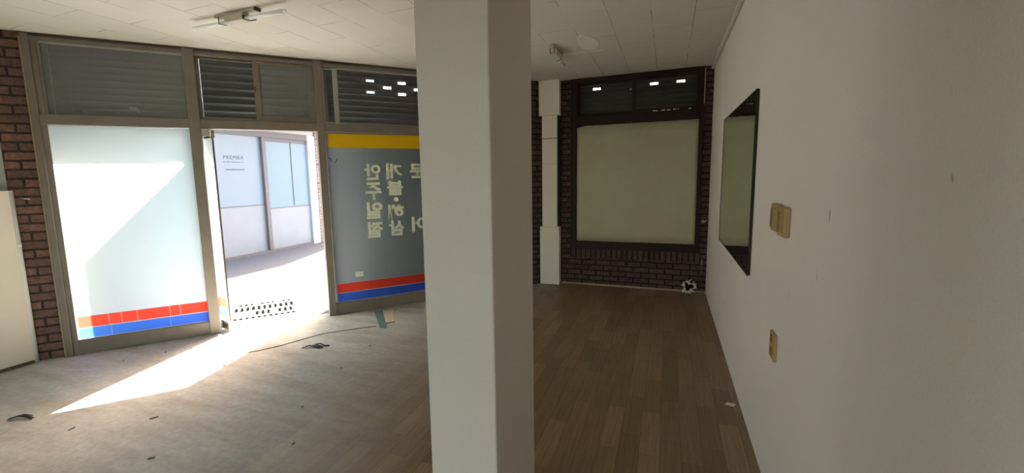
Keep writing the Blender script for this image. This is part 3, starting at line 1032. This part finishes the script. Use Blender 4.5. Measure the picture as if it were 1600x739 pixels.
box('mid_rail', M['mull'], -0.018, 0.010, 4.245, 6.755, 1.0, 1.02, b)
box('mid_rail', M['mull'], -0.018, 0.010, 6.845, 8.02, 0.91, 0.93, b)
box('white_jamb', M['render'], -0.02, 0.05, 8.02, 8.25, 0, 2.52, b)
box('meter_box', M['white_plastic'], 0.05, 0.09, 8.05, 8.17, 2.02, 2.20, b, 0.004)
wp = box('brick_pilaster', M['brick_street'], -0.02, 0.06, 8.25, 8.60, 0, 2.95, b)
lt = MB()
x = 5.925
for ch, wd in (('P', 0.050), ('R', 0.052), ('E', 0.046), ('M', 0.066), ('I', 0.014), ('E', 0.046), ('R', 0.052)):
    put_glyph(lt, ch, lambda u, v, x=x, wd=wd: (0.0015, x + u * wd, 1.928 + v * 0.070), 0.0)
    x += wd + 0.018
lt.build('lettering', M['ink'], b, label='dark PREMIER lettering')
sl = MB()
y = 5.915
while y < 6.36:
    wd = random.uniform(0.012, 0.026)
    sl.box(0.0008, 0.0016, y, y + wd, 1.868 + 0.003 * random.random(), 1.882)
    y += wd + random.choice((0.006, 0.006, 0.02))
sl.build('small_print', M['ink'], b)
sl = MB()
y = 5.96
while y < 6.36:
    wd = random.uniform(0.012, 0.03)
    sl.box(0.0008, 0.0016, y, y + wd, 1.722, 1.738 + 0.004 * random.random())
    y += wd + 0.004
sl.build('small_print', M['ink'], b)
MB().prism([(0.02, 4.0), (0.98, 4.0), (0.98, 8.3), (0.22, 10.6), (0.02, 10.6)], 2.72, 2.82).build('awning', M['render'], b)

# ------------------------------------------------------------------ light
sun = bpy.data.lights.new('sun', 'SUN')
sun.energy = 24.0
sun.color = (1.0, 0.965, 0.90)
sun.angle = math.radians(0.6)
so = bpy.data.objects.new('sun', sun)
COL.objects.link(so)
dirv = (-0.576 * T - 0.748 * N + Vector((0, 0, -1))).normalized()
so.rotation_euler = dirv.to_track_quat('-Z', 'Y').to_euler()
so.location = (-5, 12, 10)

wd = bpy.data.worlds.new('sky')
SC.world = wd
wd.use_nodes = True
nt = wd.node_tree
nt.nodes.clear()
sk = nt.nodes.new('ShaderNodeTexSky')
sk.sky_type = 'NISHITA'
sk.sun_disc = False
sk.sun_elevation = math.radians(46.6)
sk.sun_rotation = math.atan2(-dirv.x, -dirv.y)
sk.dust_density = 3.0
bg = nt.nodes.new('ShaderNodeBackground')
bg.inputs['Strength'].default_value = 0.42
ow = nt.nodes.new('ShaderNodeOutputWorld')
wb_ = nt.nodes.new('ShaderNodeMix')
wb_.data_type = 'RGBA'
wb_.blend_type = 'MULTIPLY'
wb_.inputs[0].default_value = 1.0
wb_.inputs[7].default_value = (1.20, 0.985, 0.79, 1)
nt.links.new(sk.outputs[0], wb_.inputs[6])
nt.links.new(wb_.outputs[2], bg.inputs[0])
nt.links.new(bg.outputs[0], ow.inputs[0])

# ------------------------------------------------------------------ camera
cam = bpy.data.cameras.new('camera')
cam.sensor_fit = 'HORIZONTAL'
cam.sensor_width = 36.0
cam.lens = 687.2272 / 1600 * 36.0
cam.shift_x = (800 - 762.624) / 1600
cam.shift_y = -(369.5 - 363.683) / 1600
cam.clip_start = 0.05
co = bpy.data.objects.new('camera', cam)
COL.objects.link(co)
r = Vector((0.92633, 0.37612, -0.02100))
u = Vector((-0.02804, 0.12444, 0.99183))
fw = Vector((-0.37566, 0.91818, -0.12582))
mat = Matrix(((r.x, u.x, -fw.x, 0), (r.y, u.y, -fw.y, 0), (r.z, u.z, -fw.z, 1.47318), (0, 0, 0, 1)))
co.matrix_world = mat
SC.camera = co

SC.view_settings.view_transform = 'Standard'
SC.view_settings.look = 'None'
SC.view_settings.gamma = 1.0
SC.view_settings.use_curve_mapping = False
SC.view_settings.exposure = 2.1
SC.cycles.use_denoising = True
SC.cycles.max_bounces = 10
SC.cycles.diffuse_bounces = 7
SC.cycles.transparent_max_bounces = 12
SC.cycles.sample_clamp_indirect = 8.0
